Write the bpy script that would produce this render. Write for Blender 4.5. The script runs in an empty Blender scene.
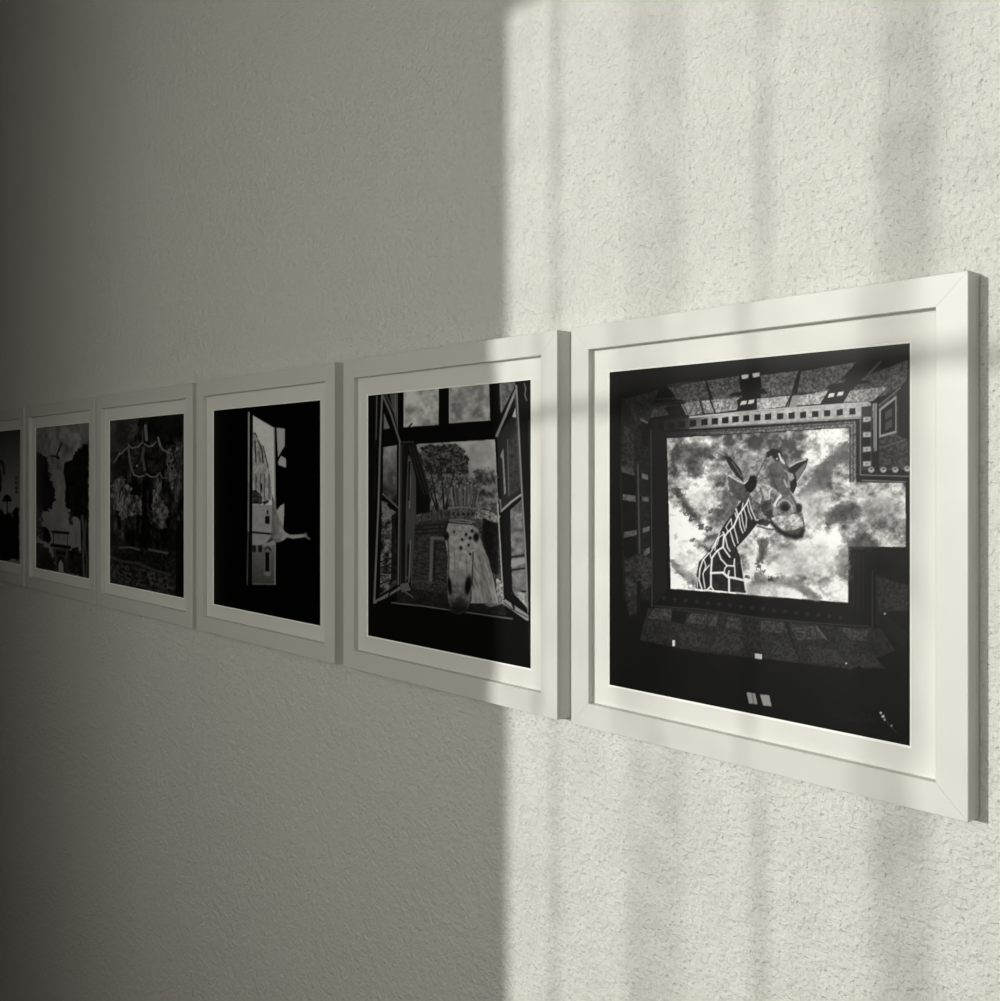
import bpy, bmesh, math, random
import numpy as np
from mathutils import Vector

scene = bpy.context.scene
col = scene.collection

# ------------------------------------------------------------------ camera
EYE = Vector((0.0, -0.966, 1.75))            # about a metre from the picture wall
FOCAL = 1021.0                               # focal length for a 1000 px wide frame
SA, CA = math.sin(math.radians(42.3)), math.cos(math.radians(42.3))
cam_data = bpy.data.cameras.new('camera')
cam = bpy.data.objects.new('camera', cam_data)
col.objects.link(cam)
cam.location = EYE
cam.rotation_euler = (math.radians(90), 0, math.radians(47.7))
cam_data.sensor_fit = 'HORIZONTAL'
cam_data.sensor_width = 36.0
cam_data.lens = 36.0 * FOCAL / 1000.0
cam_data.shift_y = -0.0275
cam_data.clip_start = 0.02
scene.camera = cam

# ------------------------------------------------------------------ world, sun, exposure
SUN_DIR = Vector((0.31, 1.0, -0.20)).normalized()
world = bpy.data.worlds.new('world')
scene.world = world
world.use_nodes = True
wbg = world.node_tree.nodes['Background']
wbg.inputs['Color'].default_value = (1.0, 0.985, 0.90, 1)
wbg.inputs['Strength'].default_value = 2.75

sun_data = bpy.data.lights.new('sun', 'SUN')
sun_data.energy = 3.4
sun_data.color = (1.0, 0.99, 0.955)
sun_data.angle = math.radians(0.75)
sun = bpy.data.objects.new('sun', sun_data)
col.objects.link(sun)
sun.location = (-2.0, -5.0, 4.0)
sun.rotation_euler = SUN_DIR.to_track_quat('-Z', 'Y').to_euler()

scene.view_settings.view_transform = 'Standard'
scene.view_settings.look = 'None'
scene.view_settings.exposure = 0.0
scene.view_settings.gamma = 1.0
scene.view_settings.use_curve_mapping = False

# room: picture wall is the plane y = 0, the window wall faces it
T = 0.36                                          # wall thickness
X0, X1, Y1, CEIL = -7.5, 3.3, -2.2, 3.3
WX0, WX1, WZ0, WZ1 = -1.8585, 1.20, 1.05, 2.934     # opening in the window wall

portal_data = bpy.data.lights.new('window_portal', 'AREA')
portal_data.shape = 'RECTANGLE'
portal_data.size, portal_data.size_y = WX1 - WX0, WZ1 - WZ0
portal_data.cycles.is_portal = True
portal = bpy.data.objects.new('window_portal', portal_data)
col.objects.link(portal)
portal.location = ((WX0 + WX1) / 2, Y1 - T + 0.01, (WZ0 + WZ1) / 2)
portal.rotation_euler = (math.radians(90), 0, 0)


# ------------------------------------------------------------------ materials
def new_mat(name, color, rough=0.6, spec=0.3):
    m = bpy.data.materials.new(name)
    m.use_nodes = True
    p = m.node_tree.nodes['Principled BSDF']
    p.inputs['Base Color'].default_value = (*color, 1)
    p.inputs['Roughness'].default_value = rough
    p.inputs['Specular IOR Level'].default_value = spec
    return m, m.node_tree, p


def noise_bump(nt, p, layers, strength, distance):
    """layers: list of (scale, detail, weight) of object-space noise summed into one bump."""
    tc = nt.nodes.new('ShaderNodeTexCoord')
    acc = None
    for sc_, det, w in layers:
        n = nt.nodes.new('ShaderNodeTexNoise')
        n.inputs['Scale'].default_value = sc_
        n.inputs['Detail'].default_value = det
        n.inputs['Roughness'].default_value = 0.6
        nt.links.new(tc.outputs['Object'], n.inputs['Vector'])
        ml = nt.nodes.new('ShaderNodeMath')
        ml.operation = 'MULTIPLY'
        ml.inputs[1].default_value = w
        nt.links.new(n.outputs['Fac'], ml.inputs[0])
        if acc is None:
            acc = ml
        else:
            ad = nt.nodes.new('ShaderNodeMath')
            nt.links.new(acc.outputs[0], ad.inputs[0])
            nt.links.new(ml.outputs[0], ad.inputs[1])
            acc = ad
    b = nt.nodes.new('ShaderNodeBump')
    b.inputs['Strength'].default_value = strength
    b.inputs['Distance'].default_value = distance
    nt.links.new(acc.outputs[0], b.inputs['Height'])
    nt.links.new(b.outputs['Normal'], p.inputs['Normal'])
    return tc


# rough stucco of the picture wall
M_STUCCO, nt, p = new_mat('stucco_paint', (0.765, 0.757, 0.715), 0.9, 0.15)
tc = nt.nodes.new('ShaderNodeTexCoord')


def stucco_noise(scale, detail, rough, lo, hi, to_lo, to_hi):
    n = nt.nodes.new('ShaderNodeTexNoise')
    n.inputs['Scale'].default_value = scale
    n.inputs['Detail'].default_value = detail
    n.inputs['Roughness'].default_value = rough
    nt.links.new(tc.outputs['Object'], n.inputs['Vector'])
    m = nt.nodes.new('ShaderNodeMapRange')
    for k, v in (('From Min', lo), ('From Max', hi), ('To Min', to_lo), ('To Max', to_hi)):
        m.inputs[k].default_value = v
    nt.links.new(n.outputs['Fac'], m.inputs['Value'])
    return m.outputs[0]


grain = stucco_noise(150, 6, 0.62, 0.0, 1.0, 0.0, 1.0)        # trowelled sand grain
swell = stucco_noise(55, 2, 0.5, 0.0, 1.0, 0.0, 0.9)          # slow unevenness of the coat
pits = stucco_noise(210, 2, 0.5, 0.58, 0.72, 0.0, -0.20)      # small pits between the grains
acc = grain
for extra in (swell, pits):
    ad = nt.nodes.new('ShaderNodeMath')
    nt.links.new(acc, ad.inputs[0])
    nt.links.new(extra, ad.inputs[1])
    acc = ad.outputs[0]
bump = nt.nodes.new('ShaderNodeBump')
bump.inputs['Strength'].default_value = 1.0
bump.inputs['Distance'].default_value = 0.0070
nt.links.new(acc, bump.inputs['Height'])
nt.links.new(bump.outputs['Normal'], p.inputs['Normal'])
M_PLASTER, nt, p = new_mat('smooth_plaster', (0.15, 0.147, 0.135), 0.9, 0.1)
noise_bump(nt, p, [(90, 3, 1.0)], 0.3, 0.001)
M_CEIL, nt, p = new_mat('ceiling_paint', (0.34, 0.335, 0.31), 0.9, 0.1)
noise_bump(nt, p, [(120, 2, 1.0)], 0.2, 0.001)

M_FLOOR, nt, p = new_mat('oak_floor', (0.2, 0.16, 0.12), 0.45, 0.4)
tc = nt.nodes.new('ShaderNodeTexCoord')
br = nt.nodes.new('ShaderNodeTexBrick')
br.inputs['Color1'].default_value = (0.20, 0.17, 0.135, 1)
br.inputs['Color2'].default_value = (0.15, 0.125, 0.10, 1)
br.inputs['Mortar'].default_value = (0.05, 0.04, 0.03, 1)
br.inputs['Scale'].default_value = 1.0
br.inputs['Mortar Size'].default_value = 0.002
br.inputs['Brick Width'].default_value = 1.4
br.inputs['Row Height'].default_value = 0.14
nt.links.new(tc.outputs['Object'], br.inputs['Vector'])
nt.links.new(br.outputs['Color'], p.inputs['Base Color'])

# satin white lacquer of the picture frames
M_FRAME, nt, p = new_mat('white_lacquer', (0.61, 0.604, 0.57), 0.42, 0.4)
noise_bump(nt, p, [(35, 2, 1.0)], 0.06, 0.001)
M_MAT, nt, p = new_mat('mat_board', (0.665, 0.66, 0.625), 0.85, 0.15)
noise_bump(nt, p, [(900, 2, 1.0)], 0.15, 0.0003)
M_CORE, nt, p = new_mat('mat_core', (0.90, 0.895, 0.85), 0.9, 0.1)
noise_bump(nt, p, [(900, 1, 1.0)], 0.05, 0.0002)
M_BACK, nt, p = new_mat('grey_backing_board', (0.30, 0.28, 0.25), 0.9, 0.1)
noise_bump(nt, p, [(300, 2, 1.0)], 0.2, 0.0005)
M_WINDOW, nt, p = new_mat('window_paint', (0.75, 0.74, 0.70), 0.5, 0.3)
noise_bump(nt, p, [(60, 2, 1.0)], 0.1, 0.0006)
M_ROD, nt, p = new_mat('dark_rod_metal', (0.10, 0.10, 0.10), 0.4, 0.5)
p.inputs['Metallic'].default_value = 0.8

# photographic paper: tones come from the print's own colour attribute
M_PRINT, nt, p = new_mat('photo_paper', (0.5, 0.5, 0.5), 0.35, 0.15)
at = nt.nodes.new('ShaderNodeAttribute')
at.attribute_name = 'tone'
nt.links.new(at.outputs['Color'], p.inputs['Base Color'])

# window glass
M_GLASS = bpy.data.materials.new('window_glass')
M_GLASS.use_nodes = True
nt = M_GLASS.node_tree
nt.nodes.clear()
o = nt.nodes.new('ShaderNodeOutputMaterial')
mx = nt.nodes.new('ShaderNodeMixShader')
tr = nt.nodes.new('ShaderNodeBsdfTransparent')
gl = nt.nodes.new('ShaderNodeBsdfGlossy')
gl.inputs['Roughness'].default_value = 0.02
mx.inputs[0].default_value = 0.05
nt.links.new(tr.outputs[0], mx.inputs[1])
nt.links.new(gl.outputs[0], mx.inputs[2])
nt.links.new(mx.outputs[0], o.inputs['Surface'])


def sheer_material(name, t_low, t_high, color):
    """Open-weave voile: part of the light passes straight through, the rest is scattered."""
    m = bpy.data.materials.new(name)
    m.use_nodes = True
    nt = m.node_tree
    nt.nodes.clear()
    o = nt.nodes.new('ShaderNodeOutputMaterial')
    mx = nt.nodes.new('ShaderNodeMixShader')
    tr = nt.nodes.new('ShaderNodeBsdfTransparent')
    ad = nt.nodes.new('ShaderNodeMixShader')
    ad.inputs[0].default_value = 0.5
    df = nt.nodes.new('ShaderNodeBsdfDiffuse')
    tl = nt.nodes.new('ShaderNodeBsdfTranslucent')
    df.inputs['Color'].default_value = (*color, 1)
    tl.inputs['Color'].default_value = (*color, 1)
    nt.links.new(df.outputs[0], ad.inputs[1])
    nt.links.new(tl.outputs[0], ad.inputs[2])
    tc = nt.nodes.new('ShaderNodeTexCoord')
    mp = nt.nodes.new('ShaderNodeMapping')
    mp.inputs['Scale'].default_value = (1.0, 0.05, 0.62)
    nt.links.new(tc.outputs['Object'], mp.inputs['Vector'])
    n = nt.nodes.new('ShaderNodeTexNoise')
    n.inputs['Scale'].default_value = 32.0
    n.inputs['Detail'].default_value = 2.0
    nt.links.new(mp.outputs[0], n.inputs['Vector'])
    mr = nt.nodes.new('ShaderNodeMapRange')
    mr.inputs['From Min'].default_value = 0.32
    mr.inputs['From Max'].default_value = 0.68
    mr.inputs['To Min'].default_value = 1 - t_high
    mr.inputs['To Max'].default_value = 1 - t_low
    nt.links.new(n.outputs['Fac'], mr.inputs['Value'])
    nt.links.new(mr.outputs[0], mx.inputs[0])
    nt.links.new(tr.outputs[0], mx.inputs[1])
    nt.links.new(ad.outputs[0], mx.inputs[2])
    nt.links.new(mx.outputs[0], o.inputs['Surface'])
    return m


M_SHEER = sheer_material('sheer_voile', 0.70, 0.83, (0.82, 0.81, 0.76))
M_SEAM = sheer_material('voile_seam', 0.30, 0.42, (0.78, 0.77, 0.72))


# ------------------------------------------------------------------ mesh helpers
def add_box(bm, a, b):
    vs = [bm.verts.new((x, y, z)) for x in (a[0], b[0]) for y in (a[1], b[1]) for z in (a[2], b[2])]
    for f in ((0, 1, 3, 2), (4, 6, 7, 5), (0, 4, 5, 1), (2, 3, 7, 6), (0, 2, 6, 4), (1, 5, 7, 3)):
        bm.faces.new([vs[i] for i in f])


def add_rod(bm, a, b, r, n=16):
    a, b = Vector(a), Vector(b)
    ax = (b - a).normalized()
    s = ax.orthogonal().normalized()
    t = ax.cross(s)
    rings = []
    for c in (a, b):
        rings.append([bm.verts.new(c + r * (math.cos(2 * math.pi * k / n) * s + math.sin(2 * math.pi * k / n) * t)) for k in range(n)])
    for k in range(n):
        bm.faces.new((rings[0][k], rings[0][(k + 1) % n], rings[1][(k + 1) % n], rings[1][k]))
    bm.faces.new(rings[0][::-1])
    bm.faces.new(rings[1])


def link_mesh(name, bm, mat, parent=None, smooth=False):
    bmesh.ops.recalc_face_normals(bm, faces=bm.faces)
    me = bpy.data.meshes.new(name)
    bm.to_mesh(me)
    bm.free()
    for m in (mat if isinstance(mat, (list, tuple)) else [mat]):
        me.materials.append(m)
    if smooth:
        for f in me.polygons:
            f.use_smooth = True
    ob = bpy.data.objects.new(name, me)
    col.objects.link(ob)
    if parent is not None:
        ob.parent = parent
    return ob


def boxes(name, bxs, mat, parent=None):
    bm = bmesh.new()
    for a, b in bxs:
        add_box(bm, a, b)
    return link_mesh(name, bm, mat, parent)


def structure(ob, label=None):
    ob['kind'] = 'structure'
    if label:
        ob['label'] = label
    return ob


def thing(name, label, cat, loc, group=None):
    o = bpy.data.objects.new(name, None)
    o.empty_display_size = 0.1
    col.objects.link(o)
    o.location = loc
    o['label'] = label
    o['category'] = cat
    if group:
        o['group'] = group
    return o


# ------------------------------------------------------------------ room shell
structure(boxes('wall_right', [((X0, 0, 0), (X1, T, CEIL))], M_STUCCO), 'white stucco wall the framed photographs hang on')
structure(boxes('floor', [((X0, Y1 - T, -0.1), (X1, T, 0))], M_FLOOR))
structure(boxes('ceiling', [((X0, Y1 - T, CEIL), (X1, T, CEIL + 0.1))], M_CEIL))
structure(boxes('wall_front', [((X0 - T, Y1 - T, 0), (X0, T, CEIL))], M_PLASTER))
structure(boxes('wall_back', [((X1, Y1 - T, 0), (X1 + T, T, CEIL))], M_PLASTER))
structure(boxes('wall_left', [
    ((X0, Y1 - T, 0), (WX0, Y1, CEIL)), ((WX1, Y1 - T, 0), (X1, Y1, CEIL)),
    ((WX0, Y1 - T, 0), (WX1, Y1, WZ0)), ((WX0, Y1 - T, WZ1), (WX1, Y1, CEIL)),
    ((-2.7, Y1, 0), (-1.99, -1.45, CEIL))]      # unseen pier added to shade the far end of the picture wall
, M_PLASTER))
structure(boxes('baseboard_right', [((X0, -0.015, 0), (X1, 0, 0.09))], M_WINDOW))

# the window behind the camera that lights the wall
win = bpy.data.objects.new('window_1', None)
col.objects.link(win)
win.location = ((WX0 + WX1) / 2, Y1 - 0.25, WZ0)
win['kind'] = 'structure'
wy0, wy1, fw = -0.03, 0.03, 0.045
hw, hh = (WX1 - WX0) / 2, WZ1 - WZ0
boxes('window_frame', [((-hw, wy0, 0), (-hw + fw, wy1, hh)), ((hw - fw, wy0, 0), (hw, wy1, hh)),
                       ((-hw + fw, wy0, 0), (hw - fw, wy1, fw)), ((-hw + fw, wy0, hh - fw), (hw - fw, wy1, hh)),
                       ((0.75, wy0, fw), (0.83, wy1, hh - fw))], M_WINDOW, win)
for xa, xb in ((-hw + fw, 0.75), (0.83, hw - fw)):
    boxes('window_pane', [((xa, -0.003, fw), (xb, 0.003, hh - fw))], M_GLASS, win)
boxes('window_sill', [((-hw - 0.0, 0.03, -0.0), (hw, 0.27, 0.02))], M_WINDOW, win)

# ------------------------------------------------------------------ sheer curtain
CY = Y1 + 0.085                                  # curtain plane


def pleat_path(x0, x1, folds):
    """Plan of a hanging panel: gentle ripples with flat doubled-over pleats between (a, b)."""
    path, x = [(x0, 0.0)], x0
    for a, b in folds:
        n = max(2, int((b - x) / 0.03))
        for i in range(1, n):
            xx = x + (b - x) * i / n
            path.append((xx, 0.006 * math.sin(xx * 37.0)))
        w = b - a
        path += [(b - 0.12 * w, 0.004), (b, 0.007), (b - 0.12 * w, 0.011), (a + 0.12 * w, 0.014),
                 (a, 0.018), (a + 0.12 * w, 0.022), (b, 0.020)]
        x = b + 0.004
        path.append((x, 0.012))
    n = max(2, int((x1 - x) / 0.03))
    path += [(x + (x1 - x) * i / n, 0.005 * math.sin(i)) for i in range(1, n + 1)]
    return path


def curtain_strip(path, z_lo, z_hi, slope, dy, rows):
    bm = bmesh.new()
    prev = None
    for px_, py_ in path:
        ring = []
        for r in range(rows + 1):
            z = z_lo + (z_hi - z_lo) * r / rows + slope * (px_ + 1.3)
            sway = 0.002 * math.sin(2.1 * z + 5.0 * px_) + 0.006 * (z - 1.95)
            ring.append(bm.verts.new((px_ + sway, CY + py_ + dy, z)))
        if prev:
            for r in range(rows):
                bm.faces.new((prev[r], ring[r], ring[r + 1], prev[r + 1]))
        prev = ring
    return bm


PANELS = [
    (pleat_path(-1.95, -1.398, [(-1.612, -1.600)]), 0.0, 'narrow sheer white curtain panel at the far side of the tall window'),
    (pleat_path(-1.474, 1.38, [(-1.281, -1.270), (-1.144, -1.086), (-0.96, -0.93), (-0.78, -0.70),
                               (-0.55, -0.53), (-0.36, -0.29), (-0.12, -0.09), (0.06, 0.12), (0.30, 0.33), (0.48, 0.54)] +
                [(0.72 + 0.24 * k, 0.75 + 0.24 * k + 0.02 * (k % 3)) for k in range(2)]), 0.034,
     'wide sheer pleated white curtain panel across the tall window'),
]
for path, dy, label in PANELS:
    curtain = thing('sheer_curtain', label, 'curtain', (0, 0, 0), 'sheer curtain panels on the window')
    link_mesh('voile', curtain_strip(path, 0.75, 2.975, 0.0, dy, 14), M_SHEER, curtain)
    link_mesh('seam', curtain_strip(path, 2.248, 2.272, 0.048, dy + 0.0012, 1), M_SEAM, curtain)
rod = thing('curtain_rod', 'dark metal curtain rod above the window', 'curtain rod', (0, CY + 0.018, 2.995))
bm = bmesh.new()
add_rod(bm, (-1.97, 0, 0), (1.52, 0, 0), 0.010)
link_mesh('rod', bm, M_ROD, rod, True)
for bx in (-1.955, 0.3, 1.46):
    bm = bmesh.new()
    add_rod(bm, (bx, -(CY + 0.018 - Y1), 0), (bx, 0, 0), 0.006)
    link_mesh('bracket', bm, M_ROD, rod, True)

# ------------------------------------------------------------------ black-and-white prints
# Each print is drawn as tones on a fine grid of its own paper sheet.  Drawing coordinates are the
# ones a ruler laid over the photograph gives; they are carried onto the flat sheet by the sheet's place.
PRINT_D = 0.9512           # distance of the paper plane from the eye
FRAME_TOP, FRAME_HEIGHT = 0.1845, 0.503
NEAR, FAR, ABOVE, BELOW = 0.0597, 0.0560, 0.0598, 0.0565   # outer edge of the frame to the paper shown inside the mat


def srgb_to_lin(v):
    v = np.clip(v, 0, 1)
    return np.where(v <= 0.04045, v / 12.92, ((v + 0.055) / 1.055) ** 2.4)


def value_noise(px, py, seed):
    """Smooth lattice noise on arrays, 0..1."""
    rs = np.random.RandomState(seed)
    tab = rs.rand(64, 64)
    ix, iy = np.floor(px).astype(int), np.floor(py).astype(int)
    fx, fy = px - ix, py - iy
    fx, fy = fx * fx * (3 - 2 * fx), fy * fy * (3 - 2 * fy)
    g = lambda a, b: tab[a % 64, b % 64]
    return (g(ix, iy) * (1 - fx) + g(ix + 1, iy) * fx) * (1 - fy) + (g(ix, iy + 1) * (1 - fx) + g(ix + 1, iy + 1) * fx) * fy


def fbm(px, py, seed, octaves=4, gain=0.55):
    s, a, t = 0.0, 1.0, 0.0
    for o in range(octaves):
        s = s + a * value_noise(px * 2 ** o + 7.3 * o, py * 2 ** o + 3.1 * o, seed + o)
        t += a
        a *= gain
    return s / t


class Art:
    def __init__(self, u_near, width, n, base):
        """u_near, width: the frame's near edge along the wall and its width; n: grid points per side."""
        self.n = n
        self.u1, self.u0 = u_near + NEAR, u_near + width - FAR
        self.v0, self.v1 = FRAME_TOP - ABOVE, FRAME_TOP - FRAME_HEIGHT + BELOW
        m = 2 * n
        t = (np.arange(m) + 0.5) / m
        u = self.u0 + (self.u1 - self.u0) * t[None, :]
        v = self.v0 + (self.v1 - self.v0) * t[:, None]
        z = PRINT_D * SA + u * CA
        self.X = np.broadcast_to(500 + FOCAL * (PRINT_D * CA - u * SA) / z, (m, m)).copy()
        self.Y = 473.0 - FOCAL * v / z
        self.img = np.full((m, m), float(base))
        self.colx = self.X[0]

    def box(self, x0, y0, x1, y1):
        j = np.nonzero((self.colx >= x0) & (self.colx <= x1))[0]
        if len(j) == 0:
            return None
        j0, j1 = j[0], j[-1] + 1
        rows = np.nonzero(((self.Y[:, j0] >= y0) | (self.Y[:, j1 - 1] >= y0)) & ((self.Y[:, j0] <= y1) | (self.Y[:, j1 - 1] <= y1)))[0]
        if len(rows) == 0:
            return None
        return slice(rows[0], rows[-1] + 1), slice(j0, j1)

    def put(self, sl, mask, val, alpha):
        sub = self.img[sl]
        v = val(self.X[sl], self.Y[sl]) if callable(val) else val
        a = mask * alpha
        self.img[sl] = sub * (1 - a) + v * a

    def poly(self, pts, val, alpha=1.0, rough=0.0, seed=1):
        """Filled outline; rough (px) makes the edge ragged like foliage."""
        xs, ys = [p[0] for p in pts], [p[1] for p in pts]
        sl = self.box(min(xs) - rough - 1, min(ys) - rough - 1, max(xs) + rough + 1, max(ys) + rough + 1)
        if sl is None:
            return
        X, Y = self.X[sl], self.Y[sl]
        if rough:
            X = X + rough * 2 * (fbm(X * 0.35, Y * 0.35, seed, 3) - 0.5) * 1.6
            Y = Y + rough * 2 * (fbm(X * 0.35 + 40, Y * 0.35, seed + 9, 3) - 0.5) * 1.6
        ins = np.zeros(X.shape, bool)
        for (x0, y0), (x1, y1) in zip(pts, pts[1:] + pts[:1]):
            if y0 == y1:
                continue
            c = (y0 > Y) != (y1 > Y)
            ins ^= c & (X < (x1 - x0) * (Y - y0) / (y1 - y0) + x0)
        self.put(sl, ins.astype(float), val, alpha)

    def cloud(self, pts, val, alpha=0.8, rough=4.0, seed=1):
        """Soft ragged patch: the outline laid down several times with wandering edges."""
        k = 6
        for i in range(k):
            self.poly(pts, val, 1 - (1 - alpha) ** (1.4 / k), rough * (0.5 + 0.25 * i), seed + 17 * i)

    def line(self, pts, w, val, alpha=1.0, taper=False):
        n = len(pts) - 1
        for k in range(n):
            (x0, y0), (x1, y1) = pts[k], pts[k + 1]
            ww = w * (1 - 0.7 * k / n) if taper else w
            r = ww / 2 + 0.5
            sl = self.box(min(x0, x1) - r, min(y0, y1) - r, max(x0, x1) + r, max(y0, y1) + r)
            if sl is None:
                continue
            X, Y = self.X[sl], self.Y[sl]
            dx, dy = x1 - x0, y1 - y0
            L = dx * dx + dy * dy + 1e-9
            t = np.clip(((X - x0) * dx + (Y - y0) * dy) / L, 0, 1)
            d = np.hypot(X - x0 - t * dx, Y - y0 - t * dy)
            self.put(sl, np.clip(ww / 2 - d + 0.35, 0, 0.7) / 0.7, val, alpha)

    def blob(self, x, y, rx, ry, val, alpha=1.0, soft=0.3, rot=0.0):
        r = max(rx, ry) * (1 + soft) + 1
        sl = self.box(x - r, y - r, x + r, y + r)
        if sl is None:
            return
        X, Y = self.X[sl] - x, self.Y[sl] - y
        c, s = math.cos(rot), math.sin(rot)
        d = np.hypot((X * c + Y * s) / rx, (-X * s + Y * c) / ry)
        m = np.clip((1 + soft - d) / (2 * soft + 1e-6), 0, 1)
        self.put(sl, m * m * (3 - 2 * m), val, alpha)

    def grid(self):
        n = self.n
        return self.img.reshape(n, 2, n, 2).mean((1, 3))


def speckle(lo, hi, s=0.5, seed=3, sy=None, gain=0.8, contrast=2.2):
    sy = s if sy is None else sy
    def f(X, Y):
        t = np.clip((fbm(X * s, Y * sy, seed, 3, gain) - 0.5) * contrast + 0.5, 0, 1)
        return lo + (hi - lo) * t
    return f


def draw_giraffe_court(a):
    P, L, B = a.poly, a.line, a.blob
    # upper facade
    stone = lambda lo, hi, sd=5: speckle(lo, hi, 0.55, sd)
    P([(622, 400), (655, 391), (670, 384), (700, 381), (700, 400), (650, 418), (640, 440), (634, 470), (622, 480)], stone(.09, .19))
    P([(668, 388), (706, 381), (714, 414), (690, 418), (680, 402)], stone(.14, .40))
    P([(707, 381), (740, 376), (742, 398), (714, 402)], stone(.16, .45, 8))
    P([(683, 403), (700, 401), (703, 413), (690, 416)], stone(.28, .62, 9))
    P([(702, 401), (739, 398), (737, 410), (716, 413), (705, 413)], stone(.35, .78, 10))
    P([(652, 409), (666, 406), (670, 415), (650, 418)], stone(.14, .30))
    P([(759, 376), (798, 371), (791, 395), (761, 398)], stone(.18, .50, 11))
    P([(757, 399), (790, 396), (785, 407), (757, 410)], stone(.45, .88, 12))
    P([(801, 372), (858, 362), (842, 385), (824, 392), (797, 394)], stone(.17, .47, 13))
    P([(799, 396), (828, 391), (820, 404), (796, 406)], stone(.45, .85, 14))
    P([(862, 378), (908, 360), (906, 384), (884, 396), (846, 402), (852, 391)], stone(.14, .40, 15))
    P([(850, 391), (888, 387), (873, 401), (843, 403)], stone(.35, .75, 16))
    P([(792, 396), (800, 395), (796, 407), (786, 408)], .55)
    L([(799, 371), (788, 408)], 1.3, .06)
    L([(706, 381), (711, 402), (716, 415)], 1.6, .05)
    L([(700, 401), (703, 414)], 1.2, .10)
    for pts in ([(655, 399), (661, 387), (667, 386), (676, 397)], [(740, 390), (739, 376), (760, 373), (762, 389)],
                [(841, 380), (856, 363), (862, 362), (874, 360), (864, 378)]):
        P(pts, .05)
    for pts in ([(653, 405), (653, 400), (683, 400), (686, 404)], [(729, 397), (732, 393), (764, 389), (768, 394)],
                [(825, 390), (829, 385), (868, 380), (870, 383)]):
        P(pts, .05)
    L([(654, 404), (684, 402)], .8, .16)
    for pts in ([(669, 415), (664, 408), (681, 405), (685, 413)], [(738, 409), (737, 400), (757, 398), (755, 407)],
                [(821, 402), (829, 391), (850, 388), (842, 400)]):
        P(pts, .05)
    L([(682, 405), (687, 415)], 1.2, .5)
    for x, y in ((741.5, 375.5), (752.5, 373.8)):
        P([(x, y), (x + 7, y - 1), (x + 7, y + 3), (x + .5, y + 4)], .82)
    for x, y in ((740.5, 401.5), (748, 400.5), (828, 394), (837, 392.5)):
        P([(x + 1, y), (x + 6.5, y - .8), (x + 5.5, y + 3), (x - .5, y + 4)], .85)
    L([(866, 377), (880, 362)], 2, .3)
    # dark mass of the roof edge and cornice
    P([(652, 421), (700, 415), (760, 410.5), (868, 402), (874, 406), (872, 470), (910, 472), (910, 482), (849, 483), (849, 428), (667, 439), (667, 590), (652, 608)], .08)
    P([(700, 417), (760, 411.5), (870, 402.5), (872, 409), (872, 418), (760, 425), (700, 428), (664, 431), (664, 421)],
      lambda X, Y: np.clip(.10 + (X - 680) / 70, .10, .68) * (0.75 + 0.5 * fbm(X * .4, Y * .4, 7, 3)))
    L([(690, 417.5), (760, 410.5), (868, 402.5)], 1.5, .75)
    sq = [(641, 428), (651, 427), (661, 426.5), (671, 425.8), (682, 424.6), (693, 423.6), (704.5, 422.3), (714.8, 421.4), (725.2, 420.6), (735.5, 419.5), (746.3, 418.6),
          (757.3, 417.6), (768, 417), (780, 416.5), (791.5, 415.8), (803, 415.2), (815, 414.4), (827, 413.4), (839.5, 412.6), (852, 411.8), (865.5, 411.3)]
    for x, y in sq:
        P([(x - 3.1, y - 2.8), (x + 3.2, y - 3.4), (x + 3.2, y + 2.8), (x - 3.1, y + 3.4)], .04)
    P([(861, 407), (871.5, 406), (871.5, 470), (861, 470)], .20)
    for y in (419.5, 435, 449.5, 464):
        P([(863, y - 2.2), (870.5, y - 2.6), (870.5, y + 2), (863, y + 2.4)], .72)
        B(866.5, y, 1.2, .8, .35)
    for y in (427.5, 442, 457):
        P([(861.5, y - 3.8), (870, y - 4.2), (870, y + 3.8), (861.5, y + 4)], .03)
    P([(872.5, 404), (876.5, 403), (876.5, 451), (873.5, 452)], .62)
    L([(878, 405), (878, 468)], 1.2, .10)
    L([(874.5, 404), (874.8, 451)], .7, .25)
    # right wing: window in its light surround
    P([(879, 405), (908, 380), (908, 470), (879, 470)], speckle(.10, .32, .5, 20))
    P([(879, 409), (896, 396), (896, 433), (879, 438)], .62)
    P([(880.5, 411), (895, 399.5), (895, 431), (880.5, 435)], .06)
    for y in (412, 423):
        P([(885, y), (892, y - 4), (892, y + 4), (885, y + 8)], .27)
    P([(897, 390), (908, 378), (909, 440), (898, 436)], .06)
    L([(878, 406), (900, 388)], 1, .5)
    L([(880, 448), (905, 440)], 1.4, .35)
    for x, y in ((871, 470), (883, 470), (895, 470), (907, 469)):
        B(x, y, 3, 2.8, .72)
        B(x, y - .8, 1.2, 1, .15)
    # mouldings of the cornice
    gr = speckle(.22, .62, .8, 22)
    P([(664, 432.5), (760, 427.5), (856, 420.5), (856, 483), (850, 483), (850, 427.5), (760, 432.5), (667, 437.5)],
      lambda X, Y: gr(X, Y) * np.clip((X - 650) / 90, .25, 1))
    L([(667, 438), (760, 433.3), (849.5, 427.8), (849.5, 482)], 1.3, .03)
    L([(664, 431.5), (760, 427), (856.5, 420.5), (856.5, 477), (908, 479)], 1.6, .04)
    L([(690, 428.5), (760, 424.5), (860, 417.3), (860, 475), (908, 476.5)], 1.1, .5)
    L([(664, 433), (760, 429.5), (853, 423.5), (853, 482)], .7, .12)
    L([(862, 480.5), (905, 482)], 1.2, .5)
    # left facade: faint lintels and window columns
    P([(622, 395), (640, 430), (650, 440), (650, 600), (624, 600), (620, 480)], speckle(.07, .13, .4, 24))
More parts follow.
